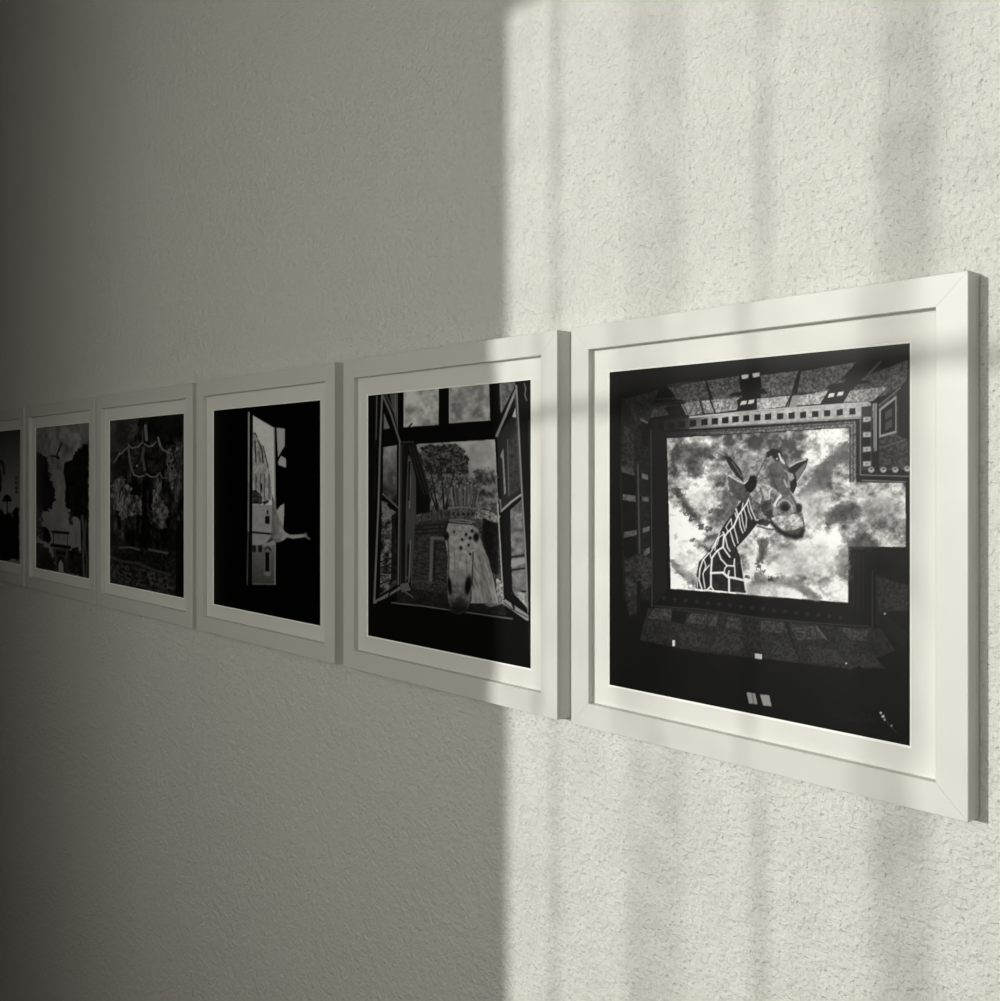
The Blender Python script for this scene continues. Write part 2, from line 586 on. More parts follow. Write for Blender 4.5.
    P([(624, 425), (634, 432), (634, 470), (622, 468)], speckle(.08, .22, .5, 25))
    P([(622, 470), (636, 470), (637, 560), (624, 556)], .055)
    for pts, v in (([(623, 494), (636, 496), (636, 502), (623, 500)], .38), ([(642, 497), (649, 497), (649, 502), (642, 501)], .42),
                   ([(624, 532), (637, 530), (637, 535), (624, 538)], .36), ([(643, 528), (650, 526), (650, 531), (643, 533)], .40),
                   ([(644, 550), (650, 547), (650, 553), (644, 557)], .36), ([(621, 466), (634, 469), (635, 476), (622, 472)], .28),
                   ([(641, 473), (648, 475), (648, 480), (641, 478)], .42)):
        P(pts, speckle(v * .7, v * 1.1, .5, 26))
    L([(638, 465), (640, 560)], 1.5, .28)
    L([(641.5, 470), (642.5, 560)], .9, .10)
    L([(651, 430), (652, 560), (652, 606)], 1.1, .24)
    P([(641, 420), (646, 422), (649, 447), (642, 444)], .05)
    P([(640, 418), (648, 422), (648, 424), (641, 421)], .35)
    P([(625, 560), (640, 553), (652, 560), (652, 585), (627, 602)], speckle(.09, .25, .4, 27))
    P([(627, 604), (640, 590), (641, 612), (630, 616)], speckle(.08, .18, .4, 28))
    P([(637, 582), (641, 580), (641, 612), (637, 613)], .05)
    # bottom facade, almost lost in the dark
    P([(648, 608), (672, 608), (760, 617), (845, 627), (880, 628), (895, 650), (850, 669), (760, 658), (700, 652), (640, 640)], speckle(.08, .18, .5, 30))
    for pts in ([(655, 608), (673, 609), (671, 620), (648, 618)], [(691, 613), (707, 614), (706, 625), (686, 622)], [(709, 614), (718, 615), (716, 626), (708, 625)],
                [(728, 617), (740, 618), (742, 630), (726, 628)], [(761, 620), (784, 622), (788, 633), (760, 632)], [(789, 624), (815, 626), (824, 638), (797, 640)],
                [(839, 627), (868, 630), (866, 641), (851, 640)]):
        P(pts, speckle(.11, .30, .6, 31))
    for pts in ([(680, 632), (705, 632), (708, 648), (682, 646)], [(715, 631), (742, 634), (745, 650), (712, 650)], [(772, 640), (797, 644), (802, 662), (774, 660)],
                [(808, 645), (836, 650), (846, 664), (812, 662)], [(848, 655), (870, 652), (885, 668), (862, 668)]):
        P(pts, speckle(.09, .23, .6, 32))
    L([(655, 606), (700, 609), (760, 618), (845, 625), (868, 626)], 1.1, .20)
    for x in range(664, 846, 11):
        B(x, 598 + (x - 664) * .11, 2.2, 2, .16, .8)
    L([(816, 626), (826, 639)], 1.4, .34)
    L([(785, 622), (800, 660)], 1.2, .05)
    P([(672, 610), (688, 612), (684, 624), (671, 621)], .05)
    for pts, v in (([(672.5, 640), (675, 640), (675, 646), (672.5, 646)], .85), ([(755, 653), (762, 654), (762, 659), (755, 658)], .75),
                   ([(746.5, 692), (755, 693), (757.5, 704), (749, 703)], .56), ([(760, 694), (769, 695), (771.5, 706), (763, 705)], .56)):
        P(pts, v)
    L([(752, 693), (754, 704)], .7, .25)
    for x, y, r in ((846, 663, .9), (884.5, 613.5, 1), (880.5, 712.5, 1.2), (882.7, 716, 1.5), (884.3, 719.3, 1), (891, 725.5, 1.1)):
        B(x, y, r, r, .8)
    L([(886, 721), (896, 732)], 1, .22)
    P([(875, 575), (908, 585), (908, 610), (878, 612)], speckle(.07, .22, .5, 34))
    L([(872, 570), (872, 628)], 1, .22)
    L([(876, 568), (877, 624)], .8, .16)
    for x in (853, 858, 863):
        L([(x, 552), (x, 610)], .8, .13)
    for k in range(6):
        L([(878, 612 + 3 * k), (905, 632 + 3 * k)], .9, .12)

    # sky through the opening
    def sky(X, Y):
        w = 9 * (fbm(X * .05, Y * .05, 40, 3) - .5)
        big = fbm(X * .022 + w * .06, Y * .026, 41, 3)
        mid = fbm(X * .085 + w * .1, Y * .095, 42, 5, .72)
        s = .67 + 0.85 * (big - .5) + 1.75 * (mid - .5)
        s = s + .20 * np.clip((Y - 500) / 80, -.8, 1) - .14 * np.clip((X - 820) / 80, 0, 1)
        return np.clip(.13 + .95 * np.clip(s, .14, .92), .14, .97)
    P([(667, 438.5), (849, 428), (849, 482.5), (905, 483), (905.5, 547), (848, 546), (848, 602.5), (671, 588.5)], sky)
    cloud = lambda lo, hi, sd: speckle(lo, hi, .16, sd, .16, .7, 2.0)
    for pts, lo, hi, r, sd in (
            ([(684, 448), (694, 446), (700, 458), (702, 474), (694, 478), (686, 466)], .22, .48, 5, 50),
            ([(726, 496), (722, 508), (718, 518), (728, 524), (738, 510), (736, 498)], .22, .46, 4, 51),
            ([(672, 490), (684, 505), (698, 523), (700, 520), (688, 502), (678, 488)], .16, .40, 4, 52),
            ([(796, 496), (812, 480), (830, 455), (849, 440), (849, 458), (832, 466), (826, 486), (806, 498)], .30, .42, 5, 53),
            ([(826, 515), (838, 506), (854, 505), (862, 510), (850, 518), (834, 522), (826, 530)], .20, .38, 4, 54),
            ([(848, 546), (856, 534), (866, 533), (880, 546)], .22, .40, 4, 55),
            ([(838, 552), (848, 546), (848, 582), (838, 574)], .28, .55, 5, 56),
            ([(671, 560), (683, 567), (695, 576), (697, 588), (686, 580), (672, 566)], .18, .5, 3, 57),
            ([(750, 594), (756, 572), (770, 578), (784, 576), (800, 582), (822, 598), (814, 600), (796, 588), (772, 584)], .38, .62, 3, 58),
            ([(758, 540), (768, 538), (766, 556), (756, 566), (760, 552)], .24, .5, 3, 59),
            ([(712, 520), (722, 528), (716, 552), (694, 546), (704, 540)], .3, .85, 4, 60)):
        a.cloud(pts, cloud(lo, hi, sd), .9, r, sd)
    for i, (x, y) in enumerate([(704, 507), (711, 511), (702, 526), (709, 529), (692, 540), (699, 545), (706, 548), (713, 552), (690, 553), (686, 514), (692, 521), (757, 566), (748, 576), (764, 571), (770, 579), (781, 573)]):
        P([(x - 3, y - 1), (x, y - 3), (x + 3, y), (x + 1, y + 3), (x - 2, y + 2)], .16, .75, 3.5, 80 + i)
    for x, y, rx, ry, v in ((812, 505, 15, 16, .78), (818, 560, 22, 16, .86), (790, 560, 18, 14, .80), (690, 560, 14, 16, .90), (700, 500, 12, 10, .82), (880, 510, 18, 12, .60), (770, 590, 20, 6, .86), (838, 592, 8, 8, .92)):
        B(x, y, rx, ry, speckle(v - .16, v + .08, .2, int(x)), .75, .6)

    # giraffe: neck with its net of pale lines
    neck = [(696, 588.5), (696.5, 575), (699, 562), (708, 552), (715, 541), (721, 530), (727, 521), (734, 512), (739, 504), (745, 497), (749, 493), (757, 496),
            (765, 506), (768, 521), (757, 524.5), (748, 536), (737, 548.5), (740, 557), (743.5, 577), (746, 593)]
    P(neck, speckle(.07, .17, .3, 61))
    for pts, w in (([(750, 496), (747, 503), (743, 509), (738, 516), (734, 526), (728, 532), (725, 536)], 1.4), ([(738, 516), (736, 509)], 1.2), ([(725, 536), (723, 532)], 1.2), ([(728, 532), (726, 527), (731, 519)], .8),
                   ([(724, 534), (718, 538), (714, 547), (711, 552)], 1.0), ([(724, 536), (723, 547), (717, 551), (712, 558), (711, 572), (711, 586), (707, 590)], 1.5), ([(719, 538), (717, 545)], .8),
                   ([(723, 547), (727, 553), (730, 557)], 1.2), ([(718, 551), (721, 559), (727, 565.5), (734, 566), (734.5, 559)], 1.2), ([(711, 573), (723, 572.5), (728, 577), (735, 578), (745, 580.5)], 1.9),
                   ([(729, 578), (729.2, 592)], 1.6), ([(734.5, 566), (735.2, 577)], 1.0), ([(724, 574), (725, 568), (727, 566)], 1), ([(728, 576), (729, 571)], 1.4), ([(725, 536), (727.5, 547), (730, 551)], 1.1), ([(739, 517), (740.5, 527), (743, 533)], 1.0),
                   ([(744, 509), (746.5, 518), (746, 528)], .9), ([(749, 499), (751, 509), (756, 520)], 1.1), ([(754, 502), (752, 510)], .9), ([(757, 505), (760.5, 513), (757.5, 520.5)], 1.2),
                   ([(730, 530), (733, 541), (735, 546)], .9), ([(734, 527), (737, 538), (738, 543)], .9), ([(709, 553), (703, 560), (700, 569), (699, 580), (702, 589)], 1.2), ([(709.5, 565), (704.5, 571)], 1),
                   ([(710, 553), (711, 558)], 1), ([(711, 586), (714, 591), (719, 592)], 1.2), ([(737, 548), (748, 536), (757, 524.5)], .7), ([(741, 560), (745.5, 590)], .7), ([(743, 503), (742, 510)], .9), ([(735, 513), (737, 519), (734, 525)], .9), ([(747, 503), (749, 512), (752, 519)], .9), ([(741, 512), (742.5, 521), (745, 531)], .9), ([(731, 519), (732, 526)], .9), ([(716, 542), (715, 550)], .9), ([(704, 560), (706, 566), (703, 574), (705, 588)], .9), ([(720, 533), (716, 541), (712, 548)], .9), ([(697, 577), (697.5, 588)], .8)):
        L(pts, w * 1.12, .95)
    B(716, 586, 3, 3, .20, .6)
    B(738, 589, 3, 2, .20, .6)
    # head
    face = speckle(.26, .60, .28, 63)
    P([(766, 452), (771, 450), (778, 450), (783, 454), (786, 463), (789, 470), (790, 485), (791, 493), (796, 501), (801, 508), (803, 516), (805, 527), (804, 533), (800, 537), (793, 538.5), (786, 536),
       (778, 530), (772, 524), (766, 522), (757, 519), (751, 507), (748, 495), (754, 489), (757, 477), (762, 466)], face)
    P([(768, 466), (780, 460), (784, 470), (788, 486), (791, 494), (786, 496), (778, 493), (770, 482)], speckle(.26, .40, .25, 64))
    P([(755, 480), (764, 478), (772, 488), (768, 500), (762, 505), (754, 500), (750, 495)], speckle(.4, .78, .3, 65))
    P([(757, 463), (765, 462), (764, 474), (757, 478)], speckle(.5, .85, .3, 66), .8, 1.5, 5)
    P([(762, 502), (770, 499), (773, 510), (772, 518), (765, 516), (761, 510)], speckle(.12, .34, .3, 67))
    P([(765, 512), (772, 509), (774, 516), (770, 521)], .16, .8, 1, 3)
    P([(757, 521), (764, 519), (771, 521), (767, 526), (759, 525)], .14, .9, 1, 6)
    P([(771, 518), (783, 515), (797, 514), (802, 520), (803, 526), (794, 530), (783, 531), (775, 526)], speckle(.45, .88, .3, 68))
    for q, w_ in ((.28, 6.5), (.30, 4.5), (.9, 2.6)):
        L([(772, 523), (778, 530), (786, 534.6), (795, 536.4), (800.5, 535), (803, 530.5)], w_, .06, q)
    B(793, 532, 8, 3, .22, .6, .6)
    L([(757, 526), (768, 529), (777, 530)], 1.6, .30)
    B(785, 507, 8, 8.5, speckle(.30, .62, .4, 73), .8, .3)
    L([(777.5, 506), (779, 502.5), (783, 500), (788, 501), (791.5, 505.5), (792, 510)], 1, .74)
    L([(789, 514), (784, 515.5), (779, 513)], 1, .5)
    L([(788, 496), (793, 502), (796, 510)], 1, .55)
    B(784.5, 507.3, 5.0, 5.4, .16, .95, .35, .4)
    B(785.5, 508, 3.4, 2.8, .02, 1, .4, .5)
    L([(781, 511), (786, 512.5), (790, 509)], .9, .4)
    B(799, 508, 3, 4.5, .10, .9, .3)
    P([(773, 505), (776, 500), (780, 494), (782, 496), (777, 502), (775, 508)], .86)
    L([(769, 499), (769.5, 492), (772, 488.5)], 1.3, .8)
    L([(772, 488), (780, 494)], 1, .7)
    L([(784, 480), (787, 487)], 1.6, .7)
    L([(791, 495), (796, 505)], 1, .2)
    P([(766, 458), (767, 452), (773, 449), (780, 450), (783, 455), (778, 462), (774, 460), (771, 456)], .09, 1, .8, 4)
    L([(779, 454), (781, 460), (784, 463.5)], 1.6, .9)
    B(777, 459, 1, 1, .8)
    B(755, 446, 3, 5.5, .30, .8, .4)
    B(776, 446, 2.5, 3.5, .32, .8, .4)
    L([(748, 494), (754, 486), (757, 476), (762, 466), (766, 459)], 1.4, .24, .6)
    L([(783, 456), (786, 464), (789, 474), (790, 485)], 1.2, .2, .7)
    L([(770, 470), (774, 482), (778, 492)], 1.6, .22, .6)
    L([(760, 488), (763, 497), (761, 504)], 1.8, .24, .6)
    # ears
    P([(727, 478), (731, 476), (745, 484), (748, 494), (746, 503), (738, 500), (730, 492)], speckle(.22, .34, .3, 70), .9, 1, 7)
    P([(724, 456), (731, 457), (738, 464), (741, 470), (744, 483), (736, 476), (729, 466)], .12)
    P([(731, 458), (739, 461), (748, 463), (750, 473), (745, 482), (741, 470)], speckle(.4, .7, .3, 71), .8)
    L([(732, 462), (742, 477)], .9, .45)
    L([(729, 475.5), (738, 481), (745, 484), (750, 478.5)], 1.2, .9)
    P([(744, 485), (748, 481), (750, 476), (755, 475.5), (757, 481), (756, 487), (751, 493), (747, 492)], .05)
    P([(788, 469), (790, 466), (807, 458), (809, 461), (806, 470), (800, 481), (795, 485), (791, 476)], .10)
    P([(795, 473), (806, 462), (804, 472), (797, 482)], .42)
    L([(789.5, 467), (797, 462.5), (806, 459.5)], 1.1, .85)
    L([(808.5, 460.5), (806, 469), (800, 479), (795.5, 484)], 1.3, .88)
    P([(790, 482), (796, 478), (797, 485), (793, 494), (790, 490)], .05)
    P([(787, 472), (793, 474), (794, 479), (789, 480)], .6)
    # handwriting in the lower corner, barely lighter than the paper
    for pts in ([(833, 719), (834, 711), (837, 717), (840, 710), (841, 719)], [(843.5, 714), (843.5, 719.5)], [(845.5, 711), (846, 720)], [(850, 716.5), (848, 719), (850, 720.5), (851, 716.5), (852, 720.5)],
                [(853.5, 720.5), (854, 717), (856, 718), (856, 721)], [(858, 712), (863, 712.5), (857.5, 721), (863, 721.5)], [(864.5, 718), (865, 722), (867, 721.5), (867, 718)], [(868.5, 713), (869, 722)],
                [(871, 718), (871, 722.5)], [(875, 718.5), (873, 720), (873.5, 722.5), (875.5, 722.5)]):
        L(pts, .8, .15, .7)


def draw_crowned_horse(a):
    P, L, B = a.poly, a.line, a.blob
    cl = speckle(.50, .82, .09, 90)
    P([(403.8, 392), (438.7, 388), (438.5, 425), (403.8, 427.5)], lambda X, Y: cl(X, Y) + .05)
    P([(449, 387), (489, 383.5), (490, 420.5), (449, 423.5)], cl)
    L([(404.3, 392), (404.3, 427)], 1, .8); L([(438, 388), (438, 425)], .8, .8); L([(449.5, 423), (490, 420)], 1, .78); L([(449.5, 388), (449.5, 423)], .8, .78)
    L([(409, 427), (412, 424)], 1.5, .06)
    # view through the opening
    P([(415, 444.5), (494.7, 439.8), (498, 500), (503, 600), (412, 592), (405, 500)],
      lambda X, Y: np.clip(.72 - (Y - 445) * .0024 + .5 * (fbm(X * .06, Y * .06, 91, 3) - .5), .2, .8))
    P([(470, 478), (478, 470), (486, 466), (494, 474), (498, 500), (498, 516), (474, 514)], speckle(.16, .62, .16, 92), .9, 4, 93)
    P([(417, 470), (418, 452), (426, 446), (440, 444), (455, 445), (464, 449), (468, 458), (469, 475), (472, 490), (466, 500), (440, 505), (424, 500)],
      lambda X, Y: np.where(Y < 474, .0, .10) + speckle(.03, .46, .55, 94, None, .9, 2.6)(X, Y), 1, 2, 95)
    P([(412, 492), (472, 488), (470, 512), (412, 514)], speckle(.18, .66, .4, 96, .25), .9)
    for pts in ([(437, 512), (430, 490), (423, 478)], [(438, 512), (434, 490), (431, 470)], [(444, 512), (443, 490), (441, 468)], [(445, 512), (449, 492), (454, 474)], [(446, 510), (456, 490), (463, 478)], [(428, 512), (418, 490)]):
        L(pts, 1.7, .05, .95, True)
    P([(410, 512), (450, 509), (450, 521), (411, 523)], speckle(.12, .42, .7, 97, .4))
    P([(411, 522), (450, 519), (448, 596), (412, 590)], speckle(.12, .30, .4, 98, .7))
    for y in (524, 528, 532):
        L([(411, y + 2), (448, y)], 1.2, .10)
    L([(430.5, 582), (432, 538), (446, 538.5)], 3.2, .42)
    L([(434.5, 580), (435, 543), (446, 543)], 1, .06)
    L([(412, 580), (448, 584)], 1.3, .28); L([(412, 590), (450, 596)], 1.4, .22)
    # right of the head: hedge and dark trunk
    P([(474, 512), (484, 508), (499, 514), (501, 560), (503, 600), (494, 598), (486, 560)], speckle(.08, .34, .5, 99))
    P([(473, 510), (486, 510), (500, 516), (498, 522), (484, 524), (474, 520)], speckle(.2, .85, .8, 100))
    P([(483, 518), (498, 524), (498, 575), (492, 572), (487, 552), (482, 536)], speckle(.04, .16, .6, 101))
    L([(497.5, 505), (500, 545), (503, 598)], 1.1, .75)
    P([(496, 578), (503, 582), (503, 603), (497, 603)], speckle(.3, .85, .6, 102))
    # left house edge under a steep eave
    P([(407, 444), (416, 444), (430, 495), (430, 512), (413, 515), (411, 590), (400, 590), (400, 444)], .07)
    for d in (0, 3.5, 7):
        L([(409 + d, 446), (424 + d, 494)], 1, .22)
    P([(408, 455), (411, 458), (416, 478), (416, 512), (412, 575), (405, 582), (406, 500)], .30)
    L([(409, 460), (410.5, 480), (409.5, 508)], 1.1, .5); L([(408.8, 545), (408.2, 575)], 2.4, .06); L([(409.5, 462), (409, 500)], 1.6, .08)
    L([(410.5, 540), (409, 582)], .9, .55)
    # sill
    P([(398, 585), (412, 588), (470, 598), (504, 603), (506, 615), (470, 611), (396, 602)], speckle(.08, .18, .4, 103))
    P([(400, 584), (408, 582), (411, 590), (402, 592)], .4)
    L([(392, 602.5), (420, 605.5), (512, 618.5)], 1.2, .46)
    L([(400, 588), (413, 597)], 1.6, .36)
    P([(484, 604), (500, 601), (504, 603), (490, 607)], .45)
    # horse: crest, head, crown
    P([(473, 530), (479, 537), (484, 549), (489, 561), (494, 582), (498, 603), (470, 603), (473, 570)],
      lambda X, Y: np.clip(.62 + .5 * (fbm(X * .6 - Y * .18, Y * .12, 104, 3) - .5), .3, .85))
    head = [(449, 522), (474, 523), (478, 531), (479, 540), (475, 552), (473.5, 566), (472.5, 582), (471.5, 600), (466, 612), (459, 614.5), (452, 612), (448, 600), (447, 580), (448, 556), (445, 540), (446, 528)]
    P(head, lambda X, Y: np.clip(.66 - .008 * np.clip(Y - 565, 0, 50) - .00012 * np.abs(Y - 560) ** 1.5 + .35 * (fbm(X * .35, Y * .35, 105, 3) - .5), .12, .85))
    L([(448, 540), (449, 560), (448, 580)], 1.2, .30)
    L([(473, 552), (472, 585)], 1.2, .22)
    B(449.6, 586, 2.0, 8.5, .05, 1, .4, -.08); B(468, 585, 3.0, 9, .04, 1, .4, .12)
    B(458, 608, 8, 6, .08, .85, .6)
    B(459, 575, 5, 7, .55, .5, .7)
    B(459, 601, 5, 3.5, .16, .6, .6)
    L([(454, 546), (455, 566), (453, 580)], 1.4, .5, .6)
    L([(466, 556), (467, 572)], 1.4, .4, .6)
    B(446.5, 536, 2.6, 4.5, .07, 1, .4); B(476, 537, 2.8, 4.5, .07, 1, .4)
    for x, y, r in ((461, 548, 1.6), (462, 539.5, 1.3), (466, 534.5, 1.5), (468.5, 545, 1.2), (470, 554, 1.2), (470, 538, 1.6), (472, 531, 1.6), (454, 532, 1)):
        B(x, y, r, r * 1.2, .08, .95, .4)
    P([(445, 522), (449, 521), (446, 532), (443, 534)], .14)
    P([(473, 522), (478, 519), (484, 522), (479, 532)], .30, 1, 1.5, 4)
    P([(449.5, 521), (474.5, 523), (475.5, 506), (472, 504), (452, 504), (449.8, 506)], speckle(.20, .46, .6, 106))
    for k in range(10):
        xb, xt = 450 + 2.8 * k, 447 + 3.5 * k
        yt = 487 - 2.0 * math.sin(math.pi * k / 9) + (0, 3, -1, 2, 1, 4, -1, 2, 0, 3)[k]
        L([(xb, 506), ((xb + xt) / 2 + (k % 3 - 1) * .5, (506 + yt) / 2), (xt, yt)], 2.5, (.30, .44, .26)[k % 3])
        L([(xb + .6, 505), (xt + .5, yt)], .8, (.42, .62, .5, .36)[k % 4])
        B(xt, yt - .6, .9, 1.1, (.6, .5, .66)[k % 3])
    L([(450, 508), (463, 507), (475, 508.5)], 1.1, .58); L([(449.5, 520), (462, 519.5), (474.5, 522)], 1.3, .55); L([(449, 522.5), (474, 524.5)], 1.2, .05)
    for x in (453.5, 458, 463, 468, 472.5):
        B(x, 514, 1.2, 1.8, .07, .9)
    # left casement
    P([(369, 396), (382, 395), (377, 600), (369, 606)], .035)
    P([(390, 395), (398, 394), (398, 432)], .35)
    L([(395.5, 394), (395.5, 416)], 1, .5)
    P([(384, 413), (390, 428.5), (384, 429.5)], .5)
    P([(383.5, 430), (390, 429), (397, 443), (397, 445), (383.5, 446)], .04)
    P([(383.5, 447.5), (397, 445.5), (396.8, 507), (383, 494)], lambda X, Y: np.clip(.58 - (Y - 450) * .007 + .4 * (fbm(X * .2, Y * .14, 107, 3) - .5), .1, .7))
    P([(382, 502), (396, 512), (396.5, 583), (380, 596)], speckle(.05, .55, .22, 108))
    P([(382, 500), (394, 511), (388, 522), (382, 522)], .55, .7, 2, 9)
    for y in (560, 566, 574, 582):
        L([(380, y + 2), (394, y - 3)], 1.2, .07)
    L([(381, 574), (395, 575)], 1.2, .5)
    P([(392, 515), (396, 514), (396, 580), (391, 580)], .06, .8)
    for pts, w, v in (([(382.3, 396), (380.3, 440), (378.8, 500), (374.5, 600)], 1.9, .50), ([(383.5, 397), (391, 414), (400, 442)], 1.9, .46), ([(386, 395), (396, 416)], 1.2, .4), ([(399.8, 443), (399.4, 500), (398.3, 584)], 1.5, .46),
                      ([(401, 442.5), (414, 442)], .9, .36), ([(374.8, 602), (386, 596), (399, 588)], 3.2, .48), ([(383, 494), (399, 508.5)], 1.5, .44), ([(377, 396), (376.2, 440)], 1.2, .42), ([(376, 440), (375, 500)], .8, .16),
                      ([(380, 594), (388, 590), (396, 584)], 1, .3)):
        L(pts, w, v)
    L([(377.5, 602), (388, 598), (390, 592), (398, 587)], 1.2, .06)
    L([(403.5, 446), (402.5, 580)], 3.4, .10); L([(401.5, 446), (400.5, 584)], .8, .32)
    # right casement
    P([(499, 384), (515, 380), (515, 386), (501, 414), (500, 410)], speckle(.25, .42, .3, 109))
    L([(500.5, 384), (501.5, 412)], .9, .5)
    P([(497, 437), (516, 410), (519, 430), (520, 492), (502, 508), (498, 470)], .13)
    P([(508, 440), (517.5, 418), (519, 490), (509, 496)], speckle(.13, .24, .25, 110))
    P([(512, 417), (515.5, 407), (516, 418)], .70)
    P([(503, 513), (510, 510), (512, 592), (505, 594)], .05)
    P([(510, 510), (521, 500), (527.5, 609), (512, 590)], lambda X, Y: np.clip(.40 + .4 * (fbm(X * .25, Y * .2, 111, 3) - .5), .1, .7))
    for y in (556, 569, 592):
        L([(511, y + 1), (525, y - 1)], 2, .10)
    P([(511, 560), (525, 557), (525, 563), (511, 567)], .55)
    P([(512, 588), (526, 594), (527, 607), (514, 594)], speckle(.3, .7, .6, 112))
    for pts, w, v in (([(496.5, 436), (505, 416), (515.5, 391)], 2.6, .50), ([(516, 386), (518.5, 430), (521.5, 489), (525, 550), (528, 612)], 1.7, .50), ([(514.5, 392), (517, 430), (519.8, 488)], .8, .30), ([(501, 511), (511, 502), (520.5, 495)], 2.2, .56),
                      ([(507.5, 440), (508.5, 496)], 1, .36), ([(500, 500), (501, 510)], 1.2, .5)):
        L(pts, w, v)
    P([(500, 456), (503, 448), (505.8, 493), (504, 495), (502.2, 460)], .48)
    P([(500.5, 602), (505, 599), (530, 616), (529, 621), (526, 620)], .55)
    L([(504, 602), (512, 609), (527, 617)], 1, .12); L([(512, 604), (514, 608)], 2, .08)
    P([(518, 384), (531, 380), (531, 655), (529, 655), (527, 560), (522, 470)], .05)
    L([(524, 384), (525.5, 389), (524.5, 395), (526.5, 401)], 1.1, .42); L([(528.5, 420), (530, 470)], 1, .2); L([(528, 625), (529.5, 655)], .8, .16)


def draw_swan_window(a):
    P, L, B = a.poly, a.line, a.blob
    L([(249.2, 413.5), (249.2, 482)], 2.4, .70); L([(249, 484), (248.6, 531)], 2.2, .55); L([(248.2, 534), (247.2, 584)], 1.6, .32)
    P([(253, 415.8), (273.6, 428), (274.6, 470), (275, 584.5), (251.5, 584.5), (252.5, 480)],
      lambda X, Y: np.where(Y < 505, .90, np.where(Y < 545, .66, .48)) * np.clip(1 - (Y - 545) * .010, .45, 1) + .10 * (fbm(X * .4, Y * .4, 120, 3) - .5))
    dome = speckle(.58, .84, .4, 121, .2)
    P([(252.5, 434), (256, 435), (259, 441), (263, 447), (266, 456), (269, 467), (271, 482), (272, 500), (252.5, 502)], dome)
    for pts, w in (([(253, 434), (255, 433.5), (257, 437)], 1.2), ([(255, 441), (256, 462)], 1.2), ([(258, 441), (262, 450), (263, 463)], 1.4), ([(263, 446), (266, 458), (268, 468)], .8), ([(259, 452), (260, 462)], .8)):
        L(pts, w, .18)
    L([(253, 469), (262, 467), (271, 472)], 1, .74)
    for x in (256, 260.5, 264.5, 269):
        L([(x, 474), (x, 498)], 1.1, .40)
    B(261.3, 487, 1, 4, .06); B(256.5, 480, .8, 3, .3)
    P([(252.5, 490), (256, 490), (259, 493), (262, 497), (262, 504), (252.5, 504)], speckle(.05, .4, .6, 122))
    P([(262, 502), (268, 500), (269, 502), (264, 505)], .15)
    P([(265.2, 516), (269.6, 516), (269.6, 524), (265.2, 523.4)], .08); P([(266.6, 510), (268.4, 510), (268.4, 514), (266.6, 514)], .12)
    L([(252, 532), (272, 534)], 1.8, .05); L([(252, 530.5), (271, 531)], .7, .7)
    for x in (254, 260):
        P([(x - 1.6, 545), (x + 2, 545), (x + 2, 552), (x - 1.6, 552)], .12)
    L([(264, 546), (268, 544), (272, 547)], 1.2, .62); L([(265, 549), (268, 547), (271, 550)], 1.3, .12)
    P([(265.4, 552), (269.2, 552), (269.2, 571), (265.4, 571)], .05); L([(264.2, 552), (264.2, 574)], 1, .45); L([(270.6, 552), (270.6, 574)], 1, .45)
    P([(264, 572), (271, 571), (270, 576), (265, 575)], .5)
    L([(253, 583.6), (274, 584)], 1, .5); L([(247, 584), (253, 584)], .8, .3)
    L([(274.2, 428), (275.3, 500), (275, 584)], 1.2, .62)
    L([(251.2, 413), (250.5, 584)], 3.0, .02)
    P([(276.6, 428), (284.8, 429), (284.8, 446), (281, 452), (278, 457.5), (277, 440)], .74)
    P([(278, 462), (281, 456), (286, 459), (286, 468), (278.4, 465)], .76)
    # the flying swan
    P([(272, 494), (275, 503), (277, 510), (280, 520), (284, 531), (288, 535.5), (285, 539), (281, 541.5), (275, 542.5), (271, 538), (272, 520)], lambda X, Y: np.clip(.54 + .02 * (X - 276) + .25 * (fbm(X * .4, Y * .3, 123, 3) - .5), .25, .75))
    P([(276.5, 511), (280, 506), (284, 503.5), (284, 515), (283.2, 528), (280.5, 521)], .76)
    P([(271.5, 536), (265, 543), (268, 542.5), (273, 540)], .12); L([(265, 543.5), (272, 537)], .8, .6)
    L([(281, 530), (286, 535.5), (293, 537), (302, 535.8)], 3.2, .70); L([(284, 532), (290, 535.4), (303, 534.6)], 1, .75)
    B(304.5, 535.6, 2.6, 1.7, .62); L([(305, 536), (309.5, 539)], 1.5, .56); L([(304, 533.6), (306.5, 533)], 1, .5)


